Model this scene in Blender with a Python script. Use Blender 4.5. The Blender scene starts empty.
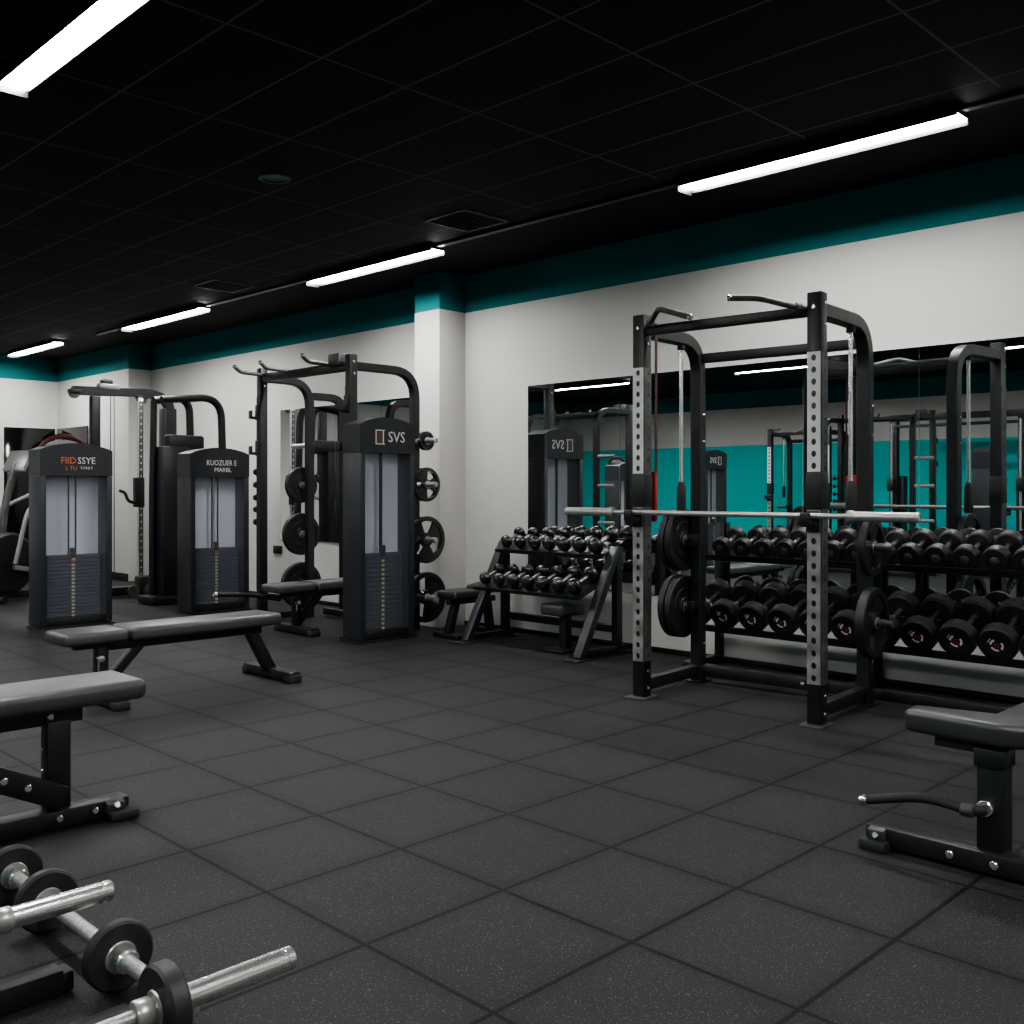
import bpy, bmesh, math, random
from mathutils import Vector as V, Matrix as M, Euler
random.seed(4)
C = bpy.context.scene.collection
PI = math.pi
R = math.radians
sc = bpy.context.scene

# ------------------------------------------------------------------ materials
def newmat(name):
    m = bpy.data.materials.new(name); m.use_nodes = True
    nt = m.node_tree; nt.nodes.clear()
    out = nt.nodes.new('ShaderNodeOutputMaterial')
    return m, nt, out

def nd(nt, t, **kw):
    n = nt.nodes.new(t)
    for k, v in kw.items():
        setattr(n, k, v)
    return n

def mth(nt, op, a, b=None, c=None):
    n = nt.nodes.new('ShaderNodeMath'); n.operation = op
    for i, x in enumerate((a, b, c)):
        if x is None: continue
        if isinstance(x, (int, float)): n.inputs[i].default_value = x
        else: nt.links.new(x, n.inputs[i])
    return n.outputs[0]

def mix(nt, fac, a, b):
    n = nt.nodes.new('ShaderNodeMix'); n.data_type = 'RGBA'
    for sock, x in ((n.inputs[0], fac), (n.inputs[6], a), (n.inputs[7], b)):
        if isinstance(x, (int, float)): sock.default_value = x
        elif isinstance(x, tuple): sock.default_value = (*x[:3], 1)
        else: nt.links.new(x, sock)
    return n.outputs[2]

def pbr(name, col, rough=.5, metal=0., noise=0., nscale=30., bump=0., bscale=200., coat=0., spec=.5, col2=None, rvar=0.):
    m, nt, out = newmat(name)
    p = nd(nt, 'ShaderNodeBsdfPrincipled')
    p.inputs['Roughness'].default_value = rough
    p.inputs['Metallic'].default_value = metal
    p.inputs['Specular IOR Level'].default_value = spec
    p.inputs['Coat Weight'].default_value = coat
    p.inputs['Coat Roughness'].default_value = .15
    p.inputs['Base Color'].default_value = (*col, 1)
    tc = nd(nt, 'ShaderNodeTexCoord')
    if noise or rvar:
        nz = nd(nt, 'ShaderNodeTexNoise'); nz.inputs['Scale'].default_value = nscale; nz.inputs['Detail'].default_value = 5
        nt.links.new(tc.outputs['Object'], nz.inputs['Vector'])
        if noise:
            c2 = col2 or tuple(c * (1 - noise) for c in col)
            f = mth(nt, 'MULTIPLY_ADD', nz.outputs['Fac'], 2.2, -.6)
            f = mth(nt, 'MINIMUM', mth(nt, 'MAXIMUM', f, 0.), 1.)
            nt.links.new(mix(nt, f, col, c2), p.inputs['Base Color'])
        if rvar:
            nt.links.new(mth(nt, 'MULTIPLY_ADD', nz.outputs['Fac'], rvar * 2, rough - rvar), p.inputs['Roughness'])
    if bump:
        nb = nd(nt, 'ShaderNodeTexNoise'); nb.inputs['Scale'].default_value = bscale; nb.inputs['Detail'].default_value = 3
        nt.links.new(tc.outputs['Object'], nb.inputs['Vector'])
        b = nd(nt, 'ShaderNodeBump'); b.inputs['Strength'].default_value = bump; b.inputs['Distance'].default_value = .002
        nt.links.new(nb.outputs['Fac'], b.inputs['Height']); nt.links.new(b.outputs['Normal'], p.inputs['Normal'])
    nt.links.new(p.outputs[0], out.inputs[0])
    return m

def emit(name, col, s):
    m, nt, out = newmat(name)
    e = nd(nt, 'ShaderNodeEmission'); e.inputs[0].default_value = (*col, 1); e.inputs[1].default_value = s
    nt.links.new(e.outputs[0], out.inputs[0]); return m

TEAL = (.010, .19, .205)
BRIGHT_TEAL = (.0, .56, .54)
WHITE = (.66, .65, .625)

def wall_mat(name, band=2.85, lower=None):
    m, nt, out = newmat(name)
    p = nd(nt, 'ShaderNodeBsdfPrincipled'); p.inputs['Roughness'].default_value = .75; p.inputs['Specular IOR Level'].default_value = .25
    g = nd(nt, 'ShaderNodeNewGeometry'); sx = nd(nt, 'ShaderNodeSeparateXYZ'); nt.links.new(g.outputs['Position'], sx.inputs[0])
    nz = nd(nt, 'ShaderNodeTexNoise'); nz.inputs['Scale'].default_value = 1.5; nz.inputs['Detail'].default_value = 6
    nt.links.new(g.outputs['Position'], nz.inputs['Vector'])
    c = mix(nt, nz.outputs['Fac'], WHITE, tuple(x * .93 for x in WHITE))
    f = mth(nt, 'GREATER_THAN', sx.outputs[2], band)
    c = mix(nt, f, c, TEAL)
    if lower:
        f2 = mth(nt, 'LESS_THAN', sx.outputs[2], lower)
        c = mix(nt, f2, c, BRIGHT_TEAL)
    nt.links.new(c, p.inputs['Base Color'])
    nb = nd(nt, 'ShaderNodeTexNoise'); nb.inputs['Scale'].default_value = 160
    nt.links.new(g.outputs['Position'], nb.inputs['Vector'])
    b = nd(nt, 'ShaderNodeBump'); b.inputs['Strength'].default_value = .12; b.inputs['Distance'].default_value = .002
    nt.links.new(nb.outputs['Fac'], b.inputs['Height']); nt.links.new(b.outputs['Normal'], p.inputs['Normal'])
    nt.links.new(p.outputs[0], out.inputs[0]); return m

def grid_line(nt, coord, off, pitch, half):
    # 1 inside the seam, 0 outside
    a = mth(nt, 'DIVIDE', mth(nt, 'SUBTRACT', coord, off), pitch)
    fr = mth(nt, 'ABSOLUTE', mth(nt, 'SUBTRACT', a, mth(nt, 'ROUND', a)))
    return mth(nt, 'LESS_THAN', fr, half / pitch), mth(nt, 'FLOOR', a)

def floor_mat():
    m, nt, out = newmat('rubber_tiles')
    p = nd(nt, 'ShaderNodeBsdfPrincipled'); p.inputs['Specular IOR Level'].default_value = .22
    g = nd(nt, 'ShaderNodeNewGeometry'); sx = nd(nt, 'ShaderNodeSeparateXYZ'); nt.links.new(g.outputs['Position'], sx.inputs[0])
    lx, ix = grid_line(nt, sx.outputs[0], 1.66, .528, .0072)
    ly, iy = grid_line(nt, sx.outputs[1], 2.735, .506, .0072)
    line = mth(nt, 'MAXIMUM', lx, ly)
    cb = nd(nt, 'ShaderNodeCombineXYZ'); nt.links.new(ix, cb.inputs[0]); nt.links.new(iy, cb.inputs[1])
    wn = nd(nt, 'ShaderNodeTexWhiteNoise'); nt.links.new(cb.outputs[0], wn.inputs['Vector'])
    big = nd(nt, 'ShaderNodeTexNoise'); big.inputs['Scale'].default_value = 2.2; big.inputs['Detail'].default_value = 6; big.inputs['Roughness'].default_value = .65
    nt.links.new(g.outputs['Position'], big.inputs['Vector'])
    base = mix(nt, wn.outputs['Value'], (.0195, .0198, .0204), (.026, .0263, .027))
    base = mix(nt, big.outputs['Fac'], base, (.0155, .0157, .0162))
    # rubber crumb
    nz = nd(nt, 'ShaderNodeTexNoise'); nz.inputs['Scale'].default_value = 170; nz.inputs['Detail'].default_value = 3; nz.inputs['Roughness'].default_value = .7
    nt.links.new(g.outputs['Position'], nz.inputs['Vector'])
    f = mth(nt, 'MINIMUM', mth(nt, 'MAXIMUM', mth(nt, 'MULTIPLY_ADD', nz.outputs['Fac'], 4., -1.7), 0.), 1.)
    base = mix(nt, f, base, (.046, .0465, .0475))
    vo = nd(nt, 'ShaderNodeTexVoronoi'); vo.inputs['Scale'].default_value = 230
    nt.links.new(g.outputs['Position'], vo.inputs['Vector'])
    wn2 = nd(nt, 'ShaderNodeTexWhiteNoise'); nt.links.new(vo.outputs['Color'], wn2.inputs['Vector'])
    sp = mth(nt, 'MULTIPLY', mth(nt, 'LESS_THAN', vo.outputs['Distance'], .30), mth(nt, 'GREATER_THAN', wn2.outputs['Value'], .86))
    base = mix(nt, sp, base, (.17, .17, .17))
    def near(coord, off, pitch):
        a = mth(nt, 'DIVIDE', mth(nt, 'SUBTRACT', coord, off), pitch)
        fr = mth(nt, 'ABSOLUTE', mth(nt, 'SUBTRACT', a, mth(nt, 'ROUND', a)))
        return mth(nt, 'MAXIMUM', mth(nt, 'SUBTRACT', 1., mth(nt, 'MULTIPLY', fr, 7.)), 0.)
    worn = mth(nt, 'MULTIPLY', mth(nt, 'MAXIMUM', near(sx.outputs[0], 1.66, .528), near(sx.outputs[1], 2.735, .506)), .30)
    base = mix(nt, worn, base, (.006, .006, .0062))  # blends the colour darker towards the tile edges
    col = mix(nt, line, base, (.002, .002, .002))
    nt.links.new(col, p.inputs['Base Color'])
    nt.links.new(mth(nt, 'MULTIPLY_ADD', nz.outputs['Fac'], .3, .48), p.inputs['Roughness'])
    h = mth(nt, 'SUBTRACT', nz.outputs['Fac'], mth(nt, 'MULTIPLY', line, 3.))
    b = nd(nt, 'ShaderNodeBump'); b.inputs['Strength'].default_value = .5; b.inputs['Distance'].default_value = .003
    nt.links.new(h, b.inputs['Height']); nt.links.new(b.outputs['Normal'], p.inputs['Normal'])
    nt.links.new(p.outputs[0], out.inputs[0]); return m

def ceiling_mat():
    m, nt, out = newmat('black_ceiling_tiles')
    p = nd(nt, 'ShaderNodeBsdfPrincipled'); p.inputs['Roughness'].default_value = .8; p.inputs['Specular IOR Level'].default_value = .2
    g = nd(nt, 'ShaderNodeNewGeometry'); sx = nd(nt, 'ShaderNodeSeparateXYZ'); nt.links.new(g.outputs['Position'], sx.inputs[0])
    lx, ix = grid_line(nt, sx.outputs[0], 4.5, .475, .007)
    ly, iy = grid_line(nt, sx.outputs[1], 3.81, 1.02, .007)
    line = mth(nt, 'MAXIMUM', lx, ly)
    line = mth(nt, 'MULTIPLY', line, mth(nt, 'LESS_THAN', sx.outputs[0], 5.1))
    nz = nd(nt, 'ShaderNodeTexNoise'); nz.inputs['Scale'].default_value = 60; nt.links.new(g.outputs['Position'], nz.inputs['Vector'])
    base = mix(nt, nz.outputs['Fac'], (.012, .012, .0125), (.017, .017, .0175))
    nt.links.new(mix(nt, line, base, (.12, .12, .122)), p.inputs['Base Color'])
    nt.links.new(p.outputs[0], out.inputs[0]); return m

def haze_mat():
    m, nt, out = newmat('frosted_shroud')
    t = nd(nt, 'ShaderNodeBsdfTransparent'); t.inputs[0].default_value = (.93, .94, .97, 1)
    p = nd(nt, 'ShaderNodeBsdfPrincipled'); p.inputs['Base Color'].default_value = (.62, .63, .66, 1); p.inputs['Roughness'].default_value = .35
    g = nd(nt, 'ShaderNodeTexCoord'); nz = nd(nt, 'ShaderNodeTexNoise'); nz.inputs['Scale'].default_value = 4
    nt.links.new(g.outputs['Object'], nz.inputs['Vector'])
    ms = nd(nt, 'ShaderNodeMixShader')
    nt.links.new(mth(nt, 'MULTIPLY_ADD', nz.outputs['Fac'], .02, .035), ms.inputs[0])
    nt.links.new(t.outputs[0], ms.inputs[1]); nt.links.new(p.outputs[0], ms.inputs[2]); nt.links.new(ms.outputs[0], out.inputs[0]); return m

MT = dict(
    floor=floor_mat(), ceiling=ceiling_mat(), wall=wall_mat('painted_wall'), teal=wall_mat('teal_feature_wall', lower=2.1),
    black=pbr('black_powder_coat', (.018, .0185, .020), .40, noise=.4, nscale=12, bump=.15, bscale=400, rvar=.06),
    slate=pbr('dark_slate_shell', (.032, .035, .041), .40, noise=.25, nscale=5, rvar=.05),
    worn=pbr('worn_steel_plate', (.86, .86, .84), .42, metal=.1, noise=.3, nscale=9, rvar=.1),
    wornm=pbr('worn_grey_steel', (.40, .40, .39), .42, metal=.15, noise=.6, nscale=11, rvar=.1),
    wornd=pbr('worn_dark_steel', (.13, .13, .128), .45, metal=.3, noise=.6, nscale=9, rvar=.1),
    chrome=pbr('chrome', (.80, .80, .79), .26, metal=.92),
    steel=pbr('brushed_steel', (.52, .52, .51), .34, metal=.7, noise=.2, nscale=40, rvar=.08),
    knurl=pbr('knurled_steel', (.60, .60, .59), .34, metal=.6, noise=.5, nscale=120, bump=.5, bscale=500),
    rubber=pbr('black_rubber', (.021, .021, .022), .48, noise=.4, nscale=25, bump=.2, bscale=250, rvar=.08),
    iron=pbr('grey_worn_rubber', (.034, .034, .035), .48, noise=.5, nscale=20, bump=.2, bscale=200),
    gloss=pbr('gloss_black_urethane', (.013, .013, .0135), .22, coat=.6, rvar=.05, nscale=15),
    gun=pbr('gunmetal_chrome', (.13, .12, .105), .25, metal=.8, rvar=.08, nscale=12),
    vinyl=pbr('black_vinyl', (.034, .035, .038), .36, spec=.8, noise=.25, nscale=6, bump=.25, bscale=350, rvar=.05),
    vinyl_sheen=pbr('sheen_lifted_vinyl', (.062, .063, .067), .36, spec=.8, noise=.25, nscale=6, bump=.25, bscale=350, rvar=.05),  # black vinyl with base colour lifted to carry the pad tops' sheen
    grip=pbr('foam_grip', (.022, .022, .023), .65, bump=.4, bscale=300),
    hole=pbr('dark_hole', (.003, .003, .003), .8),
    panel=pbr('light_back_panel', (.80, .80, .82), .5, noise=.06, nscale=4),
    stack=pbr('weight_stack_blue', (.050, .060, .080), .45, noise=.2, nscale=8),
    strip=pbr('number_strip', (.55, .50, .30), .5),
    orange=pbr('orange_plastic', (.55, .16, .02), .4),
    bandtop=pbr('dark_band', (.05, .018, .014), .55, noise=.3, nscale=15),
    red=pbr('red_band', (.45, .015, .02), .55, noise=.3, nscale=15),
    maroon=pbr('maroon_vinyl', (.09, .018, .018), .45, noise=.3, nscale=20),
    white=pbr('white_print', (.75, .75, .74), .5),
    brown=pbr('brown_print', (.10, .05, .035), .5),
    oprint=pbr('orange_print', (.62, .20, .10), .5),
    rprint=pbr('red_print', (.35, .03, .03), .5),
    olive=pbr('dull_olive_plate', (.035, .034, .024), .55),
    mirror=pbr('mirror_silver', (.80, .83, .83), .0, metal=1.),
    dark_mirror=pbr('dark_mirror_glass', (.006, .006, .0065), .08),  # near-black colour stands in for the dark reflection in the corner mirror
    base=pbr('black_skirting', (.008, .008, .008), .5),
    tealplastic=pbr('teal_plastic', (.01, .11, .10), .4),
    screen=pbr('dark_screen', (.02, .022, .025), .15),
    silver=pbr('silver_plastic', (.30, .30, .30), .35, metal=.3),
    light_mid=emit('led_diffuser_mid', (1., .99, .97), 85.),
    light=emit('led_diffuser', (1., .99, .97), 60.),
)

# ------------------------------------------------------------------ mesh helpers
def BM(): return bmesh.new()

def box(bm, c, s, rot=None, bev=.004, seg=2):
    mat = M.Translation(V(c)) @ (rot.to_matrix().to_4x4() if isinstance(rot, Euler) else (rot or M.Identity(4))) @ M.Diagonal((s[0], s[1], s[2], 1))
    r = bmesh.ops.create_cube(bm, size=1, matrix=mat)
    if bev:
        es = list({e for v in r['verts'] for e in v.link_edges})
        bmesh.ops.bevel(bm, geom=es, offset=min(bev, min(s) * .45), segments=seg, affect='EDGES', profile=.5)
    return bm

def bar(bm, a, b, w, h=None, up=V((0, 0, 1)), bev=.004):
    """straight rectangular tube from a to b, w across, h along 'up'"""
    a, b = V(a), V(b); t = (b - a); L = t.length; t.normalize(); h = h or w
    u = V(up)
    if abs(t.dot(u)) > .99: u = V((1, 0, 0))
    s = t.cross(u).normalized(); u = s.cross(t).normalized()
    rot = M((t, s, u)).transposed().to_4x4()
    return box(bm, (a + b) / 2, (L, w, h), rot, bev)

def fillet(pts, r, k=6):
    pts = [V(p) for p in pts]; out = [pts[0]]
    for i in range(1, len(pts) - 1):
        p, a, b = pts[i], pts[i - 1], pts[i + 1]
        d1, d2 = (a - p), (b - p)
        q = min(r, d1.length * .49, d2.length * .49)
        s, e = p + d1.normalized() * q, p + d2.normalized() * q
        for j in range(k + 1):
            t = j / k
            out.append(s.lerp(p, t).lerp(p.lerp(e, t), t))
    out.append(pts[-1]); return out

def sweep(bm, pts, prof, n=None):
    """sweep a closed 2D profile along pts (planar normal n, or parallel transport)"""
    pts = [V(p) for p in pts]; N = len(pts); rings = []
    prev = None
    for i, p in enumerate(pts):
        t = (pts[min(i + 1, N - 1)] - pts[max(i - 1, 0)]).normalized()
        if n is not None: a = V(n)
        elif prev is None: a = V((0, 0, 1)) if abs(t.z) < .9 else V((1, 0, 0))
        else: a = prev
        a = (a - t * a.dot(t)).normalized(); prev = a
        b = t.cross(a)
        k = 1.
        if 0 < i < N - 1:
            d1, d2 = (pts[i] - pts[i - 1]).normalized(), (pts[i + 1] - pts[i]).normalized()
            k = 1 / max(.5, math.cos(d1.angle(d2, 0) / 2))
        rings.append([bm.verts.new(p + a * x + b * y * (k if n is not None else 1)) for x, y in prof])
    m = len(prof)
    for i in range(N - 1):
        for j in range(m):
            bm.faces.new((rings[i][j], rings[i][(j + 1) % m], rings[i + 1][(j + 1) % m], rings[i + 1][j]))
    bm.faces.new(rings[0][::-1]); bm.faces.new(rings[-1])
    return bm

def circ(r, n=12): return [(r * math.cos(2 * PI * i / n), r * math.sin(2 * PI * i / n)) for i in range(n)]
def rrect(w, h, c=.006):
    x, y = w / 2, h / 2
    return [(x - c, -y), (x, -y + c), (x, y - c), (x - c, y), (-x + c, y), (-x, y - c), (-x, -y + c), (-x + c, -y)]
def tube(bm, pts, r, n=12): return sweep(bm, pts, circ(r, n))
def sqtube(bm, pts, w, h, n): return sweep(bm, pts, rrect(w, h), n)

def frame_from_axis(axis):
    z = V(axis).normalized(); x = V((0, 0, 1)) if abs(z.z) < .9 else V((1, 0, 0))
    x = (x - z * x.dot(z)).normalized(); y = z.cross(x)
    return M((x, y, z)).transposed()

def lathe(bm, prof, o, axis, seg=24):
    """prof: closed or open list of (r, a); r=0 ends are capped"""
    F = frame_from_axis(axis); o = V(o); rings = []
    for r, a in prof:
        if r < 1e-6: rings.append([bm.verts.new(o + F @ V((0, 0, a)))])
        else: rings.append([bm.verts.new(o + F @ V((r * math.cos(2 * PI * i / seg), r * math.sin(2 * PI * i / seg), a))) for i in range(seg)])
    for p, q in zip(rings, rings[1:]):
        for i in range(seg):
            j = (i + 1) % seg
            if len(p) == 1 and len(q) == 1: continue
            if len(p) == 1: bm.faces.new((p[0], q[j], q[i]))
            elif len(q) == 1: bm.faces.new((p[i], p[j], q[0]))
            else: bm.faces.new((p[i], p[j], q[j], q[i]))
    return bm

def ring(bm, ri, ro, a0, a1, o, axis, seg=28, c=.004):
    return lathe(bm, [(ri, a0), (ro - c, a0), (ro, a0 + c), (ro, a1 - c), (ro - c, a1), (ri, a1), (ri, a0)], o, axis, seg)

def disc(bm, r, a0, a1, o, axis, seg=20, c=.003):
    return lathe(bm, [(0, a0), (r - c, a0), (r, a0 + c), (r, a1 - c), (r - c, a1), (0, a1)], o, axis, seg)

def prism(bm, poly, z0, z1, bev=.0, seg=3, xf=None):
    f = bm.faces.new([bm.verts.new((x, y, z0)) for x, y in poly])
    r = bmesh.ops.extrude_face_region(bm, geom=[f])
    vs = [g for g in r['geom'] if isinstance(g, bmesh.types.BMVert)]
    bmesh.ops.translate(bm, verts=vs, vec=(0, 0, z1 - z0))
    allv = list(f.verts) + vs
    fs = {ff for v in allv for ff in v.link_faces}
    bmesh.ops.recalc_face_normals(bm, faces=list(fs))
    if bev:
        es = list({e for v in allv for e in v.link_edges})
        rr = bmesh.ops.bevel(bm, geom=es, offset=bev, segments=seg, affect='EDGES', profile=.5)
        allv = list({v for v in rr['verts']} | {v for v in allv if v.is_valid})
    if xf is not None:
        vv = {v for v in allv if v.is_valid}
        for v in vv: v.co = xf @ v.co
    return bm

def obj(name, bm, mat, parent=None, ang=35):
    bmesh.ops.recalc_face_normals(bm, faces=bm.faces[:])
    me = bpy.data.meshes.new(name); bm.to_mesh(me); bm.free()
    me.materials.append(MT[mat])
    for p in me.polygons: p.use_smooth = True
    me.set_sharp_from_angle(angle=R(ang))
    o = bpy.data.objects.new(name, me); C.objects.link(o)
    if parent is not None: o.parent = parent
    return o

def thing(name, label, cat, loc=(0, 0, 0), rotz=0, group=None):
    o = bpy.data.objects.new(name, None); C.objects.link(o)
    o.empty_display_size = .1
    o.location = loc; o.rotation_euler = (0, 0, rotz); o['label'] = label; o['category'] = cat
    if group: o['group'] = group
    return o

def tag(o, label, cat, group=None):
    o['label'] = label; o['category'] = cat
    if group: o['group'] = group
    return o

def struct(name, bm, mat, parent=None):
    o = obj(name, bm, mat, parent)
    if parent is None: o['kind'] = 'structure'
    return o

def dup(root, loc, rotz=None, label=None, group=None, scale=None):
    r = root.copy(); C.objects.link(r); r.location = loc
    if rotz is not None: r.rotation_euler = (0, 0, rotz)
    if label: r['label'] = label
    if group: r['group'] = group
    if scale: r.scale = (scale,) * 3
    for ch in list(root.children):
        c = ch.copy(); C.objects.link(c); c.parent = r
        for g in list(ch.children):
            d = g.copy(); C.objects.link(d); d.parent = c
    return r

def text_bm(s, size, mat4):
    cu = bpy.data.curves.new('txt', 'FONT'); cu.body = s; cu.size = size; cu.align_x = 'CENTER'; cu.align_y = 'CENTER'; cu.extrude = .001; cu.resolution_u = 2
    o = bpy.data.objects.new('txt', cu); C.objects.link(o)
    dg = bpy.context.evaluated_depsgraph_get(); me = bpy.data.meshes.new_from_object(o.evaluated_get(dg))
    bpy.data.objects.remove(o); bpy.data.curves.remove(cu)
    bm = bmesh.new(); bm.from_mesh(me); bpy.data.meshes.remove(me)
    bmesh.ops.transform(bm, matrix=mat4, verts=bm.verts)
    return bm

def holed_strip(bm, x, y0, y1, z0, z1, pitch, r, nrm='x-', depth=.006):
    """plate with a row of real octagonal holes. nrm x-: plate faces -X at x, spans y0..y1; nrm y-: faces -Y at x, spans y0..y1 in X"""
    n = max(1, round((z1 - z0) / pitch)); p = (z1 - z0) / n; w = (y1 - y0)
    def P(u, z, d):
        return V((x + d, y0 + u, z)) if nrm == 'x-' else V((y0 + u, x + d, z))
    for k in range(n):
        zc = z0 + (k + .5) * p
        out = [(w, zc), (w, zc + p / 2), (w / 2, zc + p / 2), (0, zc + p / 2), (0, zc), (0, zc - p / 2), (w / 2, zc - p / 2), (w, zc - p / 2)]
        inn = [(w / 2 + r * math.cos(i * PI / 4), zc + 1.25 * r * math.sin(i * PI / 4)) for i in range(8)]
        ov = [bm.verts.new(P(u, z, 0)) for u, z in out]
        iv = [bm.verts.new(P(u, z, 0)) for u, z in inn]
        dv = [bm.verts.new(P(u, z, depth)) for u, z in inn]
        for i in range(8):
            j = (i + 1) % 8
            bm.faces.new((ov[i], ov[j], iv[j], iv[i])); bm.faces.new((iv[i], iv[j], dv[j], dv[i]))
    for a, b in ((0, w),):
        vs = [bm.verts.new(P(u, z, d)) for u in (a, b) for z in (z0, z1) for d in (0, depth)]
        # rim of the plate
        bm.faces.new((vs[0], vs[1], vs[3], vs[2])); bm.faces.new((vs[4], vs[6], vs[7], vs[5]))
        bm.faces.new((vs[0], vs[4], vs[5], vs[1])); bm.faces.new((vs[2], vs[3], vs[7], vs[6]))
    return bm

# ------------------------------------------------------------------ room
WX, LX, NY, FY, H = 6.2, -5.2, -4.5, 15.6, 3.19
CX = 5.885
struct('floor', box(BM(), ((WX + LX) / 2, (NY + FY) / 2, -.05), (WX - LX + .4, FY - NY + .4, .1), bev=0), 'floor')
struct('ceiling', box(BM(), ((WX + LX) / 2, (NY + FY) / 2, H + .05), (WX - LX + .4, FY - NY + .4, .1), bev=0), 'ceiling')
struct('wall_right', box(BM(), (WX + .1, (NY + FY) / 2, H / 2), (.2, FY - NY, H), bev=0), 'wall')
struct('wall_left', box(BM(), (LX - .1, (NY + FY) / 2, H / 2), (.2, FY - NY, H), bev=0), 'teal')
struct('wall_far', box(BM(), ((WX + LX) / 2, FY + .1, H / 2), (WX - LX + .4, .2, H), bev=0), 'wall')
struct('wall_near', box(BM(), ((WX + LX) / 2, NY - .1, H / 2), (WX - LX + .4, .2, H), bev=0), 'wall')
struct('column', box(BM(), ((CX + WX) / 2, 6.975, H / 2), (WX - CX, .345, H), bev=.004), 'wall')
struct('wall_projection', box(BM(), ((CX + WX) / 2, (13.15 + FY) / 2, H / 2), (WX - CX, FY - 13.15, H), bev=.004), 'wall')
for nm, c, s in (('baseboard_right', (WX - .008, (NY + 6.8) / 2, .02), (.016, 6.8 - NY, .04)),
                 ('baseboard_right_far', (WX - .008, (7.15 + 13.15) / 2, .02), (.016, 6.0, .04)),
                 ('baseboard_projection', (CX - .008, (13.15 + FY) / 2, .05), (.016, FY - 13.15, .10)),
                 ('baseboard_far', ((LX + CX) / 2, FY - .008, .05), (CX - LX, .016, .10)),
                 ('baseboard_left', (LX + .008, (NY + FY) / 2, .05), (.016, FY - NY, .10))):
    struct(nm, box(BM(), c, s, bev=.003), 'base')
# shallow black cable track the right-hand lights sit on
struct('trim_1', box(BM(), (5.24, 5.4, H - .012), (.05, 14.4, .024), bev=.003), 'black')

# mirrors
def wall_mirror(label, ys, z0, z1, x):
    t = thing('wall_mirror', label, 'mirror', (x, (ys[0] + ys[-1]) / 2, z0))
    for a, b in zip(ys, ys[1:]):
        a, b = min(a, b), max(a, b)
        bm = BM(); box(bm, (-.006, (a + b) / 2 - t.location.y, (z1 - z0) / 2), (.010, b - a - .0015, z1 - z0), bev=.0015, seg=1)
        obj('mirror_panel', bm, 'mirror', t)
    return t
wall_mirror('long panelled wall mirror behind the power rack and both dumbbell racks', [5.997, 5.78, 4.99, 4.20, 3.41, 2.62, 1.83, 1.04, .25, -.54], .43, 2.126, WX)
wall_mirror('wall mirror left of the white column, behind the rack with three pull-up grips', [9.9, 9.62, 8.83, 8.04, 7.25], .67, 2.13, WX)
t = thing('corner_mirror', 'tall mirror around the far left corner, dark reflection put into its colour', 'glass panel', (5.5, FY, 0))
obj('far_panel', box(BM(), (-.02, -.012, 1.12), (.72, .02, 2.04), bev=.002), 'dark_mirror', t)
obj('side_panel', box(BM(), (CX - 5.5 - .012, -.59, 1.12), (.02, 1.12, 2.04), bev=.002), 'dark_mirror', t)

t = thing('wall_socket', 'small black double socket on the white wall under the left mirror', 'socket', (WX, 9.96, .55))
obj('face_plate', box(BM(), (-.008, 0, 0), (.016, .17, .09), bev=.004), 'black', t)
for dy in (-.04, .04):
    obj('outlet', disc(BM(), .026, 0, .006, (-.014, dy, 0), (-1, 0, 0)), 'grip', t)

# ------------------------------------------------------------------ ceiling lights
LW = {}
def ceiling_light(x, y0, y1, label, grp, wd=.13, lips=((1, .026), (-1, .008))):
    t = thing('ceiling_light', label, 'light', (x, (y0 + y1) / 2, H - .024), 0, grp)
    L = y1 - y0
    bm = BM(); box(bm, (0, 0, .002), (wd + .012, L + .012, .044), bev=.003)
    for sx, dp in lips: box(bm, (sx * (wd / 2 + .004), 0, -.02 - dp / 2), (.006, L + .012, dp + .012), bev=.001)  # side lips added to shape the light, keeping it off the upper wall
    box(bm, (0, L / 2 + .004, -.04), (wd + .012, .006, .05), bev=.001)  # far-end lip, added to hold light back from the far teal band
    obj('housing', bm, 'black', t)
    obj('diffuser', box(BM(), (0, 0, -.0235), (wd - .004, L, .013), bev=.002), 'light' if grp == G1 else 'light_mid', t)
    return t
G1 = 'slim ceiling lights in a row along the right wall'
G2 = 'slim ceiling lights over the middle of the room'
ceiling_light(5.24, 2.0, 3.7, 'long glowing ceiling light above the power rack, largest in the right row', G1)
ceiling_light(5.24, 6.08, 7.83, 'glowing ceiling light above the rack beside the white column', G1)
ceiling_light(5.20, 9.8, 11.65, 'glowing ceiling light third along the right row, above the cable machine', G1)
ceiling_light(5.08, 13.45, 15.1, 'smallest and farthest glowing ceiling light, by the far left corner', G1)
ceiling_light(1.68, 3.3, 5.0, 'big glowing ceiling light cut by the top left corner of the view', G2, .13, ((1, .013), (-1, .012)))
for i, (x, y) in enumerate(((1.72, -.6), (1.72, 8.2), (1.72, 12.2), (-1.9, 4.3), (-1.9, 8.2), (-1.9, 12.2), (-1.9, -.6), (5.24, -1.6))):
    ceiling_light(x, y - .85, y + .85, 'slim ceiling light seen only in the mirror, ' + ('over the middle aisle' if x == 1.72 else 'over the teal wall side' if x < 0 else 'behind the viewer') + (', near end', ', second along', ', far end', ', second row first', ', second row middle', ', second row end', ', second row near', '')[i], G2, .13, ((1, .013 if x > 0 else .009), (-1, .012)))

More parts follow.
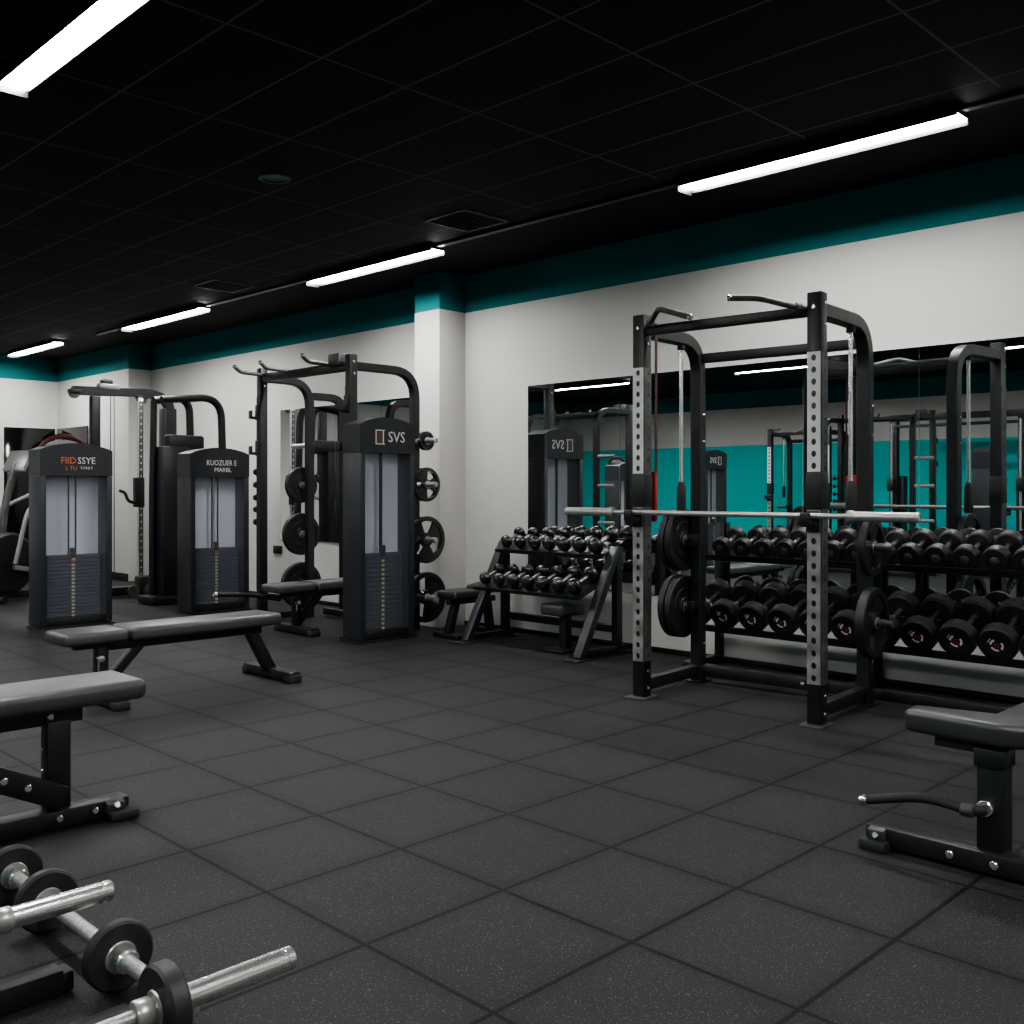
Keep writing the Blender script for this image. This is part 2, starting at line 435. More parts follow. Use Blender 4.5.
t = thing('ceiling_speaker', 'round teal-rimmed ceiling speaker in the black ceiling', 'speaker', (3.387, 5.48, H))
obj('rim', ring(BM(), .075, .10, 0, .016, (0, 0, 0), (0, 0, -1), 32), 'tealplastic', t)
obj('grille', disc(BM(), .078, 0, .008, (0, 0, 0), (0, 0, -1), 32), 'tealplastic', t)
def vent(x, y, label):
    t = thing('ceiling_vent', label, 'vent', (x, y, H))
    bm = BM()
    for sx, sy, w, d in ((0, .21, .44, .02), (0, -.21, .44, .02), (.21, 0, .02, .40), (-.21, 0, .02, .40)):
        box(bm, (sx, sy, -.006), (w, d, .012), bev=.002)
    obj('frame', bm, 'wornd', t)
    bm = BM()
    for k in range(7): box(bm, (0, -.165 + .055 * k, -.004), (.40, .03, .008), Euler((R(25), 0, 0)), bev=0)
    obj('louvre', bm, 'black', t)
vent(4.91, 5.376, 'square ceiling vent between the two nearest right-row lights')
vent(4.85, 8.75, 'square ceiling vent beyond the light over the column')

# ------------------------------------------------------------------ weight plates, dumbbells, barbells
def plate_mesh(r, th, grip=True):
    """plate with a raised rim, hub and three grip windows; axis along local +Y, centre at the origin"""
    bm = BM(); ax = (0, 1, 0); h = th / 2; hole = .0285
    ring(bm, r * .80, r, -h, h, (0, 0, 0), ax, 36, .006)
    ring(bm, hole, max(r * .30, .042), -h, h, (0, 0, 0), ax, 24, .004)
    if not grip:
        ring(bm, max(r * .28, .030), r * .82, -h * .55, h * .55, (0, 0, 0), ax, 36, .001)
        ring(bm, r * .52, r * .60, -h * .75, h * .75, (0, 0, 0), ax, 36, .002)
    else:
        F = frame_from_axis(ax); n = 10
        for k in range(3):
            a0, a1 = 2 * PI * k / 3 - .62, 2 * PI * k / 3 + .62
            vs = []
            for i in range(n + 1):
                a = a0 + (a1 - a0) * i / n
                vs.append([bm.verts.new(F @ V((q * math.cos(a), q * math.sin(a), z))) for q, z in ((r * .28, -h * .55), (r * .82, -h * .55), (r * .82, h * .55), (r * .28, h * .55))])
            for p, q in zip(vs, vs[1:]):
                for i in range(4): bm.faces.new((p[i], p[(i + 1) % 4], q[(i + 1) % 4], q[i]))
            bm.faces.new(vs[0]); bm.faces.new(vs[-1][::-1])
    return bm

def plate(loc, r, th, label, group, mat='rubber', grip=True, rotz=0., roll=0.):
    t = thing('weight_plate', label, 'weight plate', loc, rotz, group)
    b = obj('disc', plate_mesh(r, th, grip), mat, t)
    b.rotation_euler = (0, roll, 0)
    s = obj('centre_sleeve', ring(BM(), .0270, .034, -th / 2 - .003, th / 2 + .003, (0, 0, 0), (0, 1, 0), 20, .001), 'steel', t)
    return t

def big_dumbbell(label, group):
    """axis tilted: front (low) head at -X; origin on the axis midway; heads r .107, spacing .274"""
    t = thing('dumbbell', label, 'dumbbell', (0, 0, 0), 0, group)
    tl = R(22); ax = V((math.cos(tl), 0, math.sin(tl))); d = .152
    obj('handle', lathe(BM(), [(0, -d + .02), (.016, -d + .02), (.0165, -.04), (.019, 0), (.0165, .04), (.016, d - .02), (0, d - .02)], (0, 0, 0), ax, 16), 'chrome', t)
    for s in (-1, 1):
        o = ax * (d * s)
        h = obj('head', lathe(BM(), [(0, -.038), (.040, -.038), (.047, -.044), (.094, -.044), (.107, -.034), (.107, .034), (.096, .044), (.055, .044), (.048, .040), (0, .040)], o, ax * s, 32), 'rubber', t)
        # printed emblem on the end face
        F = frame_from_axis(ax * s)
        bm = BM()
        for (a, b, r0, r1) in ((.3, 1.5, .026, .038), (2.0, 3.4, .026, .038), (3.9, 5.3, .026, .038), (.6, 1.3, .046, .054)):
            pr = None
            for i in range(7):
                q = a + (b - a) * i / 6
                c = [bm.verts.new(o + F @ V((rr * math.cos(q), rr * math.sin(q), .0412))) for rr in (r0, r1)]
                if pr: bm.faces.new((pr[0], pr[1], c[1], c[0]))
                pr = c
        obj('print', bm, 'white', h)
        bm = BM()
        for cx_, w in ((-.012, .008), (.004, .010)):
            vs = [bm.verts.new(o + F @ V((y, x, .0412))) for x, y in ((cx_, -.016), (cx_ + w, -.012), (cx_ + w, .014), (cx_, .016))]
            bm.faces.new(vs)
        obj('red_print', bm, 'rprint', h)
    return t

def mid_dumbbell(label, group):
    t = thing('dumbbell', label, 'dumbbell', (0, 0, 0), 0, group)
    tl = R(20); ax = V((math.cos(tl), 0, math.sin(tl))); d = .112
    obj('handle', lathe(BM(), [(0, -d + .02), (.014, -d + .02), (.0175, 0), (.014, d - .02), (0, d - .02)], (0, 0, 0), ax, 14), 'chrome', t)
    for s in (-1, 1):
        h = obj('head', lathe(BM(), [(0, -.030), (.030, -.030), (.066, -.034), (.075, -.027), (.075, .027), (.068, .034), (.036, .034), (.032, .030), (0, .030)], ax * (d * s), ax * s, 28), 'iron', t)
        obj('end_cap', lathe(BM(), [(0, .028), (.026, .028), (.024, .042), (.016, .046), (0, .046)], ax * (d * s), ax * s, 16), 'wornd', h)
    return t

def round_dumbbell(label, group):
    """small dumbbell with glossy rounded heads"""
    t = thing('dumbbell', label, 'dumbbell', (0, 0, 0), 0, group)
    tl = R(22); ax = V((math.cos(tl), 0, math.sin(tl))); d = .085
    obj('handle', lathe(BM(), [(0, -d), (.012, -d), (.014, 0), (.012, d), (0, d)], (0, 0, 0), ax, 12), 'chrome', t)
    for s in (-1, 1):
        o = ax * (d * s)
        h = obj('head', lathe(BM(), [(0, -.036), (.026, -.034), (.044, -.026), (.055, -.010), (.056, .008), (.050, .024), (.036, .034), (.018, .038), (0, .039)], o, ax * s, 28), 'gloss', t, ang=60)
        obj('end_cap', lathe(BM(), [(0, .030), (.037, .0335), (.030, .040), (.014, .044), (0, .044)], o, ax * s, 20), 'gun', h, ang=60)
    return t

def barbell(label, loc, rotz, L=2.15, sl=.38, mid='steel', cat='barbell', sr=.0255, left_only=False):
    t = thing('barbell', label, cat, loc, rotz)
    h = L / 2
    obj('shaft', lathe(BM(), [(0, -h + sl), (.0145, -h + sl), (.0145, h - sl), (0, h - sl)], (0, 0, 0), (0, 1, 0), 16), mid, t)
    for s in (-1, 1):
        sv = obj('sleeve', lathe(BM(), [(0, h - sl + .035), (sr, h - sl + .035), (sr, h - .028), (sr - .002, h - .026), (sr - .002, h - .022), (sr, h - .020), (sr, h - .004), (sr - .004, h), (.012, h), (.010, h - .004), (0, h - .004)], (0, 0, 0), (0, s, 0), 24), 'chrome' if mid != 'steel' else 'steel', t)
        obj('collar', lathe(BM(), [(0, h - sl), (.028, h - sl), (.0305, h - sl + .004), (.0305, h - sl + .031), (.028, h - sl + .035), (0, h - sl + .035)], (0, 0, 0), (0, s, 0), 24), 'steel', sv)
    return t

# ------------------------------------------------------------------ power rack (centre right)
def build_power_rack():
    a = math.atan2(.085, 1.09)
    t = thing('power_rack', 'tall black power rack with worn steel front posts holding the barbell', 'power rack', (5.17, 3.18, 0), a)
    D, W, S, HT = .33, .547, .08, 2.28
    for sy in (1, -1):
        y = sy * W
        u = obj('front_upright', box(BM(), (-D, y, HT / 2 + .005), (S, S, HT - .01), bev=.006), 'black', t)
        bm = BM(); holed_strip(bm, -D - S / 2 - .004, y - S / 2 + .004, y + S / 2 - .004, 1.335, 1.965, .064, .0145, 'x-', .012)
        obj('steel_face', bm, 'worn', u)
        bm = BM(); holed_strip(bm, -D - S / 2 - .004, y - S / 2 + .004, y + S / 2 - .004, .22, 1.135, .064, .0145, 'x-', .012)
        obj('steel_face', bm, 'wornm', u)
        bm = BM(); holed_strip(bm, y - S / 2 - .003, -D - S / 2 + .003, -D + S / 2 - .003, .22, 1.965, .064, .009, 'y-', .010)
        obj('side_face', bm, 'wornd', u)
        obj('foot_plate', box(BM(), (-D - .01, y, .005), (.17, .13, .010), bev=.003), 'wornd', u)
        # black sleeve around the post above the hook
        obj('post_sleeve', box(BM(), (-D, y, 1.235), (S + .012, S + .012, .19), bev=.006), 'rubber', u)
        for z in (2.22, 2.11, .16, .06):
            obj('bolt', disc(BM(), .011, 0, .008, (-D, y - S / 2, z), (0, -1, 0), 10), 'chrome', u)
        obj('bolt', disc(BM(), .012, 0, .008, (-D - S / 2, y, 2.20), (-1, 0, 0), 10), 'chrome', u)
        # J hook
        bm = BM()
        box(bm, (-D - S / 2 - .013, y, 1.075), (.018, .07, .11), bev=.004)
        box(bm, (-D - S / 2 - .060, y, 1.065), (.10, .055, .028), bev=.006)
        box(bm, (-D - S / 2 - .106, y, 1.092), (.020, .055, .060), bev=.006)
        obj('bar_hook', bm, 'black', t)
        # rear upright bent over into the side beam
        pts = fillet([(-D + S / 2, y, 2.19), (D, y, 2.19), (D, y, 0.004)], .22, 8)
        b = obj('rear_upright', sqtube(BM(), pts, .075, .075, (0, 1, 0)), 'black', t)
        for z in (1.55, 1.72, .25): obj('bolt', disc(BM(), .011, 0, .010, (D + .0, y - .0375, z), (0, -1, 0), 10), 'chrome', b)
        obj('rear_foot', box(BM(), (D, y, .005), (.13, .12, .010), bev=.003), 'black', b)
        obj('side_base_beam', box(BM(), (0, y, .075), (2 * D - .075, .06, .07), bev=.005), 'black', t)
        # chrome guide rod and its black grip
        g = obj('guide_rod', lathe(BM(), [(0, 1.27), (.0125, 1.27), (.0125, 2.155), (0, 2.155)], (.12, y, 0), (0, 0, 1), 14), 'chrome', t)
        obj('rod_grip', lathe(BM(), [(0, 1.08), (.026, 1.08), (.03, 1.10), (.03, 1.25), (.018, 1.29), (.0128, 1.29)], (.12, y, 0), (0, 0, 1), 14), 'rubber', g)
        obj('rod_collar', ring(BM(), .0128, .026, 0, .035, (.12, y, 2.12), (0, 0, 1), 14), 'black', g)
        # plate storage pegs
        for z in (.487, .915):
            pg = obj('storage_peg', lathe(BM(), [(0, 0), (.024, 0), (.024, .165), (.020, .17), (0, .17)], (D - .08, y + sy * .02, z), (0, sy, 0), 16), 'wornd', t)
            obj('peg_bracket', box(BM(), (D - .055, y + sy * .0, z), (.09, .05, .07), bev=.004), 'black', pg)
        for z in (1.62,): obj('band_peg', lathe(BM(), [(0, -.06), (.008, -.06), (.008, .06), (0, .06)], (D, y, z), (1, 0, 0), 8), 'black', b)
    obj('front_top_beam', box(BM(), (-D, 0, 2.185), (.05, 2 * W - S, .055), bev=.006), 'black', t)
    obj('rear_top_beam', box(BM(), (D, 0, 2.085), (.05, 2 * W - .075, .06), bev=.006), 'black', t)
    rb = obj('rear_base_beam', box(BM(), (D, 0, .075), (.06, 2 * W - .075, .07), bev=.006), 'black', t)
    for y in (-.18, -.25): obj('bolt', disc(BM(), .013, 0, .008, (D - .03, y, .08), (-1, 0, 0), 10), 'chrome', rb)
    # two bent pull-up grips reaching inwards from the front posts
    for pts in ([(-D, W - .04, 2.20), (-D - .20, W - .24, 2.27), (-D - .27, W - .48, 2.185)],
                [(-D, -W + .04, 2.19), (-D - .27, -W + .19, 2.235), (-D - .30, -W + .34, 2.25)]):
        f = fillet(pts, .05, 5)
        g = obj('pull_up_grip', tube(BM(), f, .017), 'wornd', t)
        e = f[-1]; d = (f[-1] - f[-2]).normalized()
        obj('grip_cap', disc(BM(), .0175, 0, .02, e, d, 14), 'chrome', g)
        obj('grip_clamp', disc(BM(), .026, -.02, .02, V(pts[0]).lerp(V(pts[1]), .25), V(pts[1]) - V(pts[0]), 14), 'wornd', g)
    return t, a, D, W
RK, ra, D, W = build_power_rack()
def rk(x, y, z):
    c, s = math.cos(ra), math.sin(ra)
    return (5.17 + c * x - s * y, 3.18 + s * x + c * y, z)
HX = -D - .04 - .057
barbell('bare steel barbell resting across the hooks of the power rack', rk(HX, -.035, 1.106), ra, 2.15, .36)
GP = 'weight plates on the power rack pegs'
plate(rk(D - .08, W + .066, .487), .20, .042, 'black plate on lower left peg of the power rack, against the post', GP, 'rubber', False, ra)
plate(rk(D - .08, W + .116, .487), .20, .042, 'black plate on lower left peg of the power rack, outermost', GP, 'rubber', False, ra)
plate(rk(D - .08, W + .066, .915), .20, .042, 'black plate on upper left peg of the power rack, against the post', GP, 'rubber', False, ra)
plate(rk(D - .08, W + .116, .915), .20, .042, 'black plate on upper left peg of the power rack, outermost', GP, 'rubber', False, ra)
plate(rk(D - .08, -W - .073, .487), .20, .055, 'thick black grip plate on lower right peg of the power rack', GP, 'rubber', True, ra, .5)
plate(rk(D - .08, -W - .068, .915), .165, .04, 'smaller black plate on upper right peg of the power rack', GP, 'rubber', True, ra)
# red band looped over the side beam behind the left front post
bm = BM()
p0 = V(rk(-D + .09, W, 0))
xy = (p0.x, p0.y)
sqtube(bm, [(xy[0], xy[1] + .042, 1.05), (xy[0], xy[1] + .045, 2.15), (xy[0], xy[1] + .044, 2.232), (xy[0], xy[1] - .044, 2.232), (xy[0], xy[1] - .045, 2.15), (xy[0], xy[1] - .042, 1.05)], .004, .022, (0, 1, 0))
t = thing('resistance_band', 'red resistance band hanging behind the left front post of the power rack', 'resistance band', (xy[0], xy[1], 0))
o = obj('loop', BM(), 'bandtop', t)
bm2 = BM()
for s in (-1, 1):
    bar(bm2, (0, s * .0435, 1.06), (0, s * .0435, 2.24), .024, .004, V((0, 1, 0)), bev=.001)
bar(bm2, (0, -.0455, 2.236), (0, .0455, 2.236), .024, .004, bev=.001)
bm2.to_mesh(o.data); bm2.free(); bm.free()
obj('handle_sleeve', box(BM(), (0, 0, 1.20), (.03, .095, .30), bev=.012), 'red', t)

# ------------------------------------------------------------------ long two-tier dumbbell rack behind the power rack
t = thing('dumbbell_rack', 'long black two-tier dumbbell rack under the mirror behind the power rack', 'dumbbell rack', (5.9, 2.6, 0))
Y0, Y1 = -1.35, 1.43
def tray(bm, prof, ya, yb):
    a = [bm.verts.new((x, ya, z)) for x, z in prof]; b = [bm.verts.new((x, yb, z)) for x, z in prof]
    n = len(prof)
    for i in range(n): bm.faces.new((a[i], a[(i + 1) % n], b[(i + 1) % n], b[i]))
    bm.faces.new(a[::-1]); bm.faces.new(b)
    return bm
def tray_prof(cx, cz, tilt, r, w, th=.012, lip=.05):
    """tray surface r below an axis through (cx, cz), lipped at the front"""
    tx, tz = math.cos(tilt), math.sin(tilt); nx, nz = math.sin(tilt), -math.cos(tilt)
    P = lambda a, b: (cx + tx * a + nx * b, cz + tz * a + nz * b)
    return [P(-w, r - lip), P(-w + th, r - lip), P(-w + th, r), P(w - th, r), P(w - th, r - lip * .6), P(w, r - lip * .6), P(w, r + th), P(-w, r + th)]
AXL, AXU = (5.88 - 5.9, .4695), (5.945 - 5.9, .895)
def rail_profs(cx, cz, tilt, r, w, fw=.07, bw=.09, th=.010, lip=.03):
    tx, tz = math.cos(tilt), math.sin(tilt); nx, nz = math.sin(tilt), -math.cos(tilt)
    P = lambda a, b: (cx + tx * a + nx * b, cz + tz * a + nz * b)
    return ([P(-w, r - lip), P(-w + th, r - lip), P(-w + th, r), P(-w + fw, r), P(-w + fw, r + th), P(-w, r + th)],
            [P(w, r - lip * .6), P(w, r + th), P(w - bw, r + th), P(w - bw, r), P(w - th, r), P(w - th, r - lip * .6)])
for nm, (cx_, cz_), tl_, rr_, ww_ in (('lower_rail', AXL, R(22), .1085, .205), ('upper_rail', AXU, R(20), .0765, .165)):
    for pf in rail_profs(cx_, cz_, tl_, rr_, ww_):
        obj(nm, tray(BM(), pf, Y0, Y1), 'black', t)
for y in (1.445, .27, -1.365):
    bm = BM(); box(bm, (.248, y, .50), (.05, .05, 1.0), bev=.004)
    obj('rear_post', bm, 'black', t)
for y in (.0, -.9):
    obj('tray_bracket', box(BM(), (.245, y, .66), (.04, .035, .38), bev=.003), 'black', t)
obj('base_beam', box(BM(), (-.16, 0.04, .03), (.06, 2.84, .06), bev=.005), 'black', t)
for y in (1.445, .27, -1.365):
    obj('base_foot', box(BM(), (.055, y, .03), (.37, .06, .06), bev=.005), 'black', t)
    obj('rear_foot_joint', box(BM(), (.235, y, .03), (.09, .07, .02), bev=.004), 'black', t)
ORD = ['first', 'second', 'third', 'fourth', 'fifth', 'sixth', 'seventh', 'eighth', 'ninth', 'tenth', 'eleventh', 'twelfth', 'thirteenth']
n = 11
proto = None
for k in range(n):
    y = 1.994 + .218 * (n - 2 - k)
    lb = 'large black rubber dumbbell, %s from the left on the lower tier of the long rack' % ORD[k]
    sc_ = .925 + .005 * k
    loc = (5.88 + (1 - sc_) * .0401, y, .4695 - (1 - sc_) * .0992)
    if proto is None:
        proto = big_dumbbell(lb, 'large dumbbells on the lower tier of the long rack'); proto.location = loc; proto.scale = (sc_,) * 3
    else: dup(proto, loc, 0, lb, None, sc_)
n = 13; proto = None
for k in range(n):
    y = 2.04 + .163 * (n - 2 - k)
    lb = 'medium grey-black dumbbell, %s from the left on the upper tier of the long rack' % ORD[k]
    sc_ = .86 + .0125 * k
    loc = (5.945 + (1 - sc_) * .0257, y, .895 - (1 - sc_) * .0705)
    if proto is None:
        proto = mid_dumbbell(lb, 'medium dumbbells on the upper tier of the long rack'); proto.location = loc; proto.scale = (sc_,) * 3
    else: dup(proto, loc, 0, lb, None, sc_)

# ------------------------------------------------------------------ small two-tier rack of round dumbbells
t = thing('dumbbell_rack', 'compact black two-tier rack with sloped legs holding glossy round dumbbells', 'dumbbell rack', (5.75, 5.40, 0))
for y in (.60, -.60):
    bm = BM(); bar(bm, (-.27, y, .012), (.16, y, .80), .06, .075, V((0, 1, 0)))
    lg = obj('front_leg', bm, 'slate', t)
    obj('foot_plate', box(BM(), (-.28, y, .006), (.17, .13, .012), bev=.004), 'slate', lg)
    obj('rear_post', box(BM(), (.17, y, .41), (.065, .055, .80), bev=.005), 'black', t)
    obj('side_base', box(BM(), (.0, y, .04), (.50, .05, .05), bev=.005), 'black', t)
    obj('rear_foot', box(BM(), (.24, y, .008), (.10, .09, .016), bev=.004), 'black', t)
obj('low_crossbar', box(BM(), (.16, 0, .19), (.05, 1.15, .06), bev=.005), 'black', t)
SL, SU = (5.66 - 5.75, .555), (5.90 - 5.75, .845)
obj('lower_tray', tray(BM(), tray_prof(SL[0], SL[1], R(22), .0580, .170, .010, .02), -.565, .565), 'black', t)
obj('upper_tray', tray(BM(), tray_prof(SU[0], SU[1], R(22), .0580, .165, .010, .02), -.565, .565), 'black', t)
proto = None
for tier, (cx, cz) in (('lower', SL), ('upper', SU)):
    for k in range(7):
        y = 5.40 + .49 - k * (.975 / 6)
        lb = 'glossy black round-headed dumbbell, %s from the left on the %s tier of the compact rack' % (ORD[k], tier)
        sc_ = .95 + .035 * k
        loc = (5.75 + cx + (1 - sc_) * .021, y, cz - (1 - sc_) * .052)
        if proto is None:
            proto = round_dumbbell(lb, 'round dumbbells on the compact rack'); proto.location = loc; proto.scale = (sc_,) * 3
        else: dup(proto, loc, 0, lb, None, sc_)

# low stool under it and a small bench left of it
t = thing('padded_stool', 'low black padded stool under the compact dumbbell rack', 'stool', (5.72, 5.17, 0))
obj('seat', box(BM(), (0, 0, .325), (.27, .24, .09), bev=.025, seg=3), 'vinyl_sheen', t)
obj('pedestal', box(BM(), (.03, 0, .15), (.07, .07, .28), bev=.006), 'black', t)
obj('base', box(BM(), (.0, 0, .012), (.24, .22, .024), bev=.006), 'black', t)
t = thing('weight_bench', 'small black bench between the compact dumbbell rack and the white column', 'bench', (5.78, 6.29, 0))
obj('seat', box(BM(), (-.12, 0, .36), (.30, .24, .07), bev=.022, seg=3), 'vinyl', t)
obj('backrest', box(BM(), (.20, 0, .40), (.28, .24, .07), Euler((0, R(-8), 0)), bev=.022, seg=3), 'vinyl', t)
obj('frame', box(BM(), (.02, 0, .30), (.52, .06, .05), bev=.005), 'black', t)
obj('leg', bar(BM(), (-.16, 0, .29), (-.24, 0, .03), .06, .06), 'black', t)
obj('leg', bar(BM(), (.20, 0, .29), (.24, 0, .03), .06, .06), 'black', t)
for x in (-.24, .24): obj('foot_bar', box(BM(), (x, 0, .02), (.07, .32, .04), bev=.008), 'black', t)

# ------------------------------------------------------------------ weight stack towers
def tower(label, loc, w, d, h, kind, group='selectorized weight stack towers'):
    """front face at local y=0 facing -Y, x from 0 to w"""
    t = thing('weight_stack_tower', label, 'weight machine', loc, 0, group)
    c = .055; hz = h - .30
    # arched header
    n = 12; poly = [(0, 0)] + [(0, .23)] + [(w * (i / n), .23 + .065 * math.sin(PI * i / n) ** .8) for i in range(1, n)] + [(w, .23), (w, 0)]
    xf = M.Translation((0, d, hz)) @ M.Rotation(R(90), 4, 'X')
    hd = obj('header', prism(BM(), poly, 0, d, 0, xf=xf), 'slate', t)
    for x in (c / 2, w - c / 2):
        obj('side_column', box(BM(), (x, d / 2, hz / 2 + .01), (c, d, hz - .02), bev=.010), 'slate', t)
    obj('base', box(BM(), (w / 2, d / 2 + .01, .05), (w - 2 * c, d - .03, .07), bev=.006), 'black', t)
    obj('foot', box(BM(), (w / 2, d / 2, .007), (w + .03, d + .03, .014), bev=.004), 'black', t)
    obj('back_panel', box(BM(), (w / 2, d * .70, hz / 2 + .05), (w - 2 * c, .012, hz - .10), bev=0), 'panel', t)
    sh = .40 * hz
    st = BM(); k = 16
    for i in range(k): box(st, (w / 2, d * .42, .10 + sh * (i + .5) / k), (w - 2 * c - .06, d * .36, sh / k - .003), bev=.002, seg=1)
    so = obj('weight_stack', st, 'stack', t)
    ps = (-.032, .032) if kind != 'c' else (-.006, .006)
    for x in ps:
        obj('guide_rod', lathe(BM(), [(0, .10 + sh), (.0075 if kind != 'c' else .010, .10 + sh), (.0075 if kind != 'c' else .010, hz), (0, hz)], (w / 2 + x, d * .42, 0), (0, 0, 1), 10), 'hole', t)
    obj('selector_head', box(BM(), (w / 2 - .012, d * .26, .10 + sh + .02), (.045, .04, .09), bev=.006), 'black', so)
    bm = BM()
    for i in range(k): box(bm, (w / 2 - .01, d * .23, .10 + sh * .96 * (i + .5) / k - .02), (.026, .006, sh / k * .55), bev=0)
    obj('number_strip', bm, 'strip', so)
    if kind != 'c':
        obj('selector_pin', lathe(BM(), [(0, 0), (.016, .004), (.019, .02), (.012, .034), (0, .036)], (w / 2 - .012, d * .23, .10 + sh - .045), (0, -1, 0), 12), 'orange', so)
    obj('shroud', box(BM(), (w / 2, .018, hz / 2 + .045), (w - 2 * c + .004, .006, hz - .09), bev=0), 'shroud' if 'shroud' in MT else 'panel', t)
    # printing on the header
    FR = M.Rotation(R(90), 4, 'X')
    def T(s, size, x, z, mat, sx=1.):
        m4 = M.Translation((x, -.002, hz + z)) @ FR @ M.Diagonal((sx, 1, 1, 1))
        obj('lettering', text_bm(s, size, m4), mat, hd)
    if kind == 'a':
        T('FIID', .085, w * .38, .135, 'oprint', .95); T('SSYE', .085, w * .63, .135, 'white', .95); T('L TU', .05, w * .42, .065, 'oprint'); T('TONLY', .035, w * .63, .07, 'white')
    elif kind == 'b':
        T('KUOZUER E', .075, w * .52, .14, 'white', .82); T('MARBL', .062, w * .54, .07, 'white')
    else:
        bm = BM(); cx, cz = w * .36, hz + .13
        for x, z, a, b in ((-.045, 0, .008, .12), (.03, 0, .008, .12), (0, .056, .09, .008), (0, -.056, .09, .008)): box(bm, (cx + x, -.001, cz + z), (a, .003, b), bev=0)
        obj('emblem', bm, 'white', hd)
        obj('emblem_fill', box(BM(), (cx - .008, -.0005, cz), (.062, .002, .10), bev=0), 'brown', hd)
        T('I SVS', .125, w * .60, .13, 'white', .95)
    return t
MT['shroud'] = haze_mat()
T1 = tower('weight stack tower at far left with orange and white lettering', (3.317, 9.19, 0), .645, .28, 1.66, 'a')
# curved maroon-edged pad behind the top of the first tower
pts = [(.10 + .44 * i / 10, .30, 1.60 + .13 * math.sin(PI * i / 10) ** .6) for i in range(11)]
obj('top_pad', tube(BM(), pts, .022, 10), 'maroon', T1)
obj('top_pad_core', prism(BM(), [(.13, 0)] + [(.12 + .40 * i / 10, .09 * math.sin(PI * i / 10) ** .6 + .005) for i in range(11)] + [(.51, 0)], 0, .03, 0, xf=M.Translation((0, .315, 1.60)) @ M.Rotation(R(90), 4, 'X')), 'silver', T1)
T2 = tower('weight stack tower standing second from the left with two lines of white lettering', (4.755, 9.23, 0), .65, .28, 1.66, 'b')
T3 = tower('tallest and nearest weight stack tower, beside the column, with square emblem', (4.83, 6.55, 0), .565, .24, 1.835, 'c')

# ------------------------------------------------------------------ rack with three pull-up grips beside the column
def half_rack(label, loc, rotz=0.):
    t = thing('squat_rack', label, 'squat rack', loc, rotz)
    F_, B_, W_, S = -.32, .36, .70, .075
    for sy in (1, -1):
        y = sy * W_
        u = obj('front_upright', box(BM(), (F_, y, 1.185), (S, S, 2.36), bev=.006), 'black', t)
        bm = BM(); holed_strip(bm, F_ - S / 2 - .003, y - S / 2 + .004, y + S / 2 - .004, .3, 2.1, .09, .010, 'x-', .012)
        obj('hole_face', bm, 'black', u)
        obj('foot_plate', box(BM(), (F_, y, .006), (.15, .13, .012), bev=.003), 'black', u)
        for z in (2.30, 2.20): obj('bolt', disc(BM(), .012, 0, .008, (F_, y - S / 2, z), (0, -1, 0), 10), 'chrome', u)
        bx = B_ if sy < 0 else .20
        pts = fillet([(F_ + S / 2, y, 2.27), (bx, y, 2.27), (bx, y, .005)], .24, 8)
        b = obj('rear_upright', sqtube(BM(), pts, .07, .07, (0, 1, 0)), 'black', t)
        obj('side_base_beam', box(BM(), ((bx + F_) / 2, y, .05), (bx - F_ - .08, .06, .06), bev=.005), 'black', t)
        for z in (.30, .80, 1.28, 1.66):
            pg = obj('storage_peg', lathe(BM(), [(0, 0), (.024, 0), (.024, .26), (.020, .265), (0, .265)], (bx, y + sy * .03, z), (0, sy, 0), 14), 'steel', t)
        for z in (1.95, 1.62):
            bm = BM(); box(bm, (F_ - S / 2 - .012, y, z), (.02, .06, .14), bev=.004); box(bm, (F_ - S / 2 - .05, y, z - .05), (.08, .05, .025), bev=.006); box(bm, (F_ - S / 2 - .085, y, z - .02), (.018, .05, .075), bev=.006)
            obj('bar_hook', bm, 'black', t)
    for z in (1.40, 1.28, 1.16, 1.05, .93):
        obj('side_stud', lathe(BM(), [(0, 0), (.014, 0), (.014, .05), (.03, .055), (.03, .08), (0, .085)], (F_, W_ + S / 2, z), (0, 1, 0), 12), 'rubber', t)
    obj('front_top_beam', box(BM(), (F_, 0, 2.27), (.06, 2 * W_ - S, .075), bev=.006), 'black', t)
    obj('rear_base_beam', box(BM(), (B_, 0, .05), (.06, 2 * W_ - .07, .06), bev=.006), 'black', t)
    # extra inner post with its own arch to the wall side
    pts = fillet([(.235, W_, 2.14), (.60, W_, 2.14), (.60, W_, .01)], .18, 8)
    obj('inner_arch', sqtube(BM(), pts, .07, .07, (0, 1, 0)), 'black', t)
    for y in (W_ - .02, .24, -W_ + .28):
        pts = fillet([(F_, y, 2.30), (F_ - .24, y, 2.31), (F_ - .29, y, 2.35)], .03, 4)
        g = obj('pull_up_grip', tube(BM(), pts, .018), 'wornd', t)
        obj('grip_cap', disc(BM(), .019, 0, .02, pts[-1], pts[-1] - pts[-2], 14), 'chrome', g)
    obj('grip_mount', box(BM(), (F_ - .02, -W_ + .16, 2.33), (.10, .16, .10), bev=.006), 'wornd', t)
    return t
HR = half_rack('black squat rack with three pull-up grips, left of the white column', (5.30, 7.575, 0))
GQ = 'weight plates on the squat rack pegs'
for z, r, w_ in ((.30, .22, 'bottom'), (.80, .205, 'second lowest'), (1.28, .15, 'third from floor'), (1.66, .085, 'smallest topmost')):
    plate((5.66, 6.72, z), r, .045, 'glossy grip plate on right side of squat rack by column, %s peg' % w_, GQ, 'gloss', r > .1, 0, .3 + z)
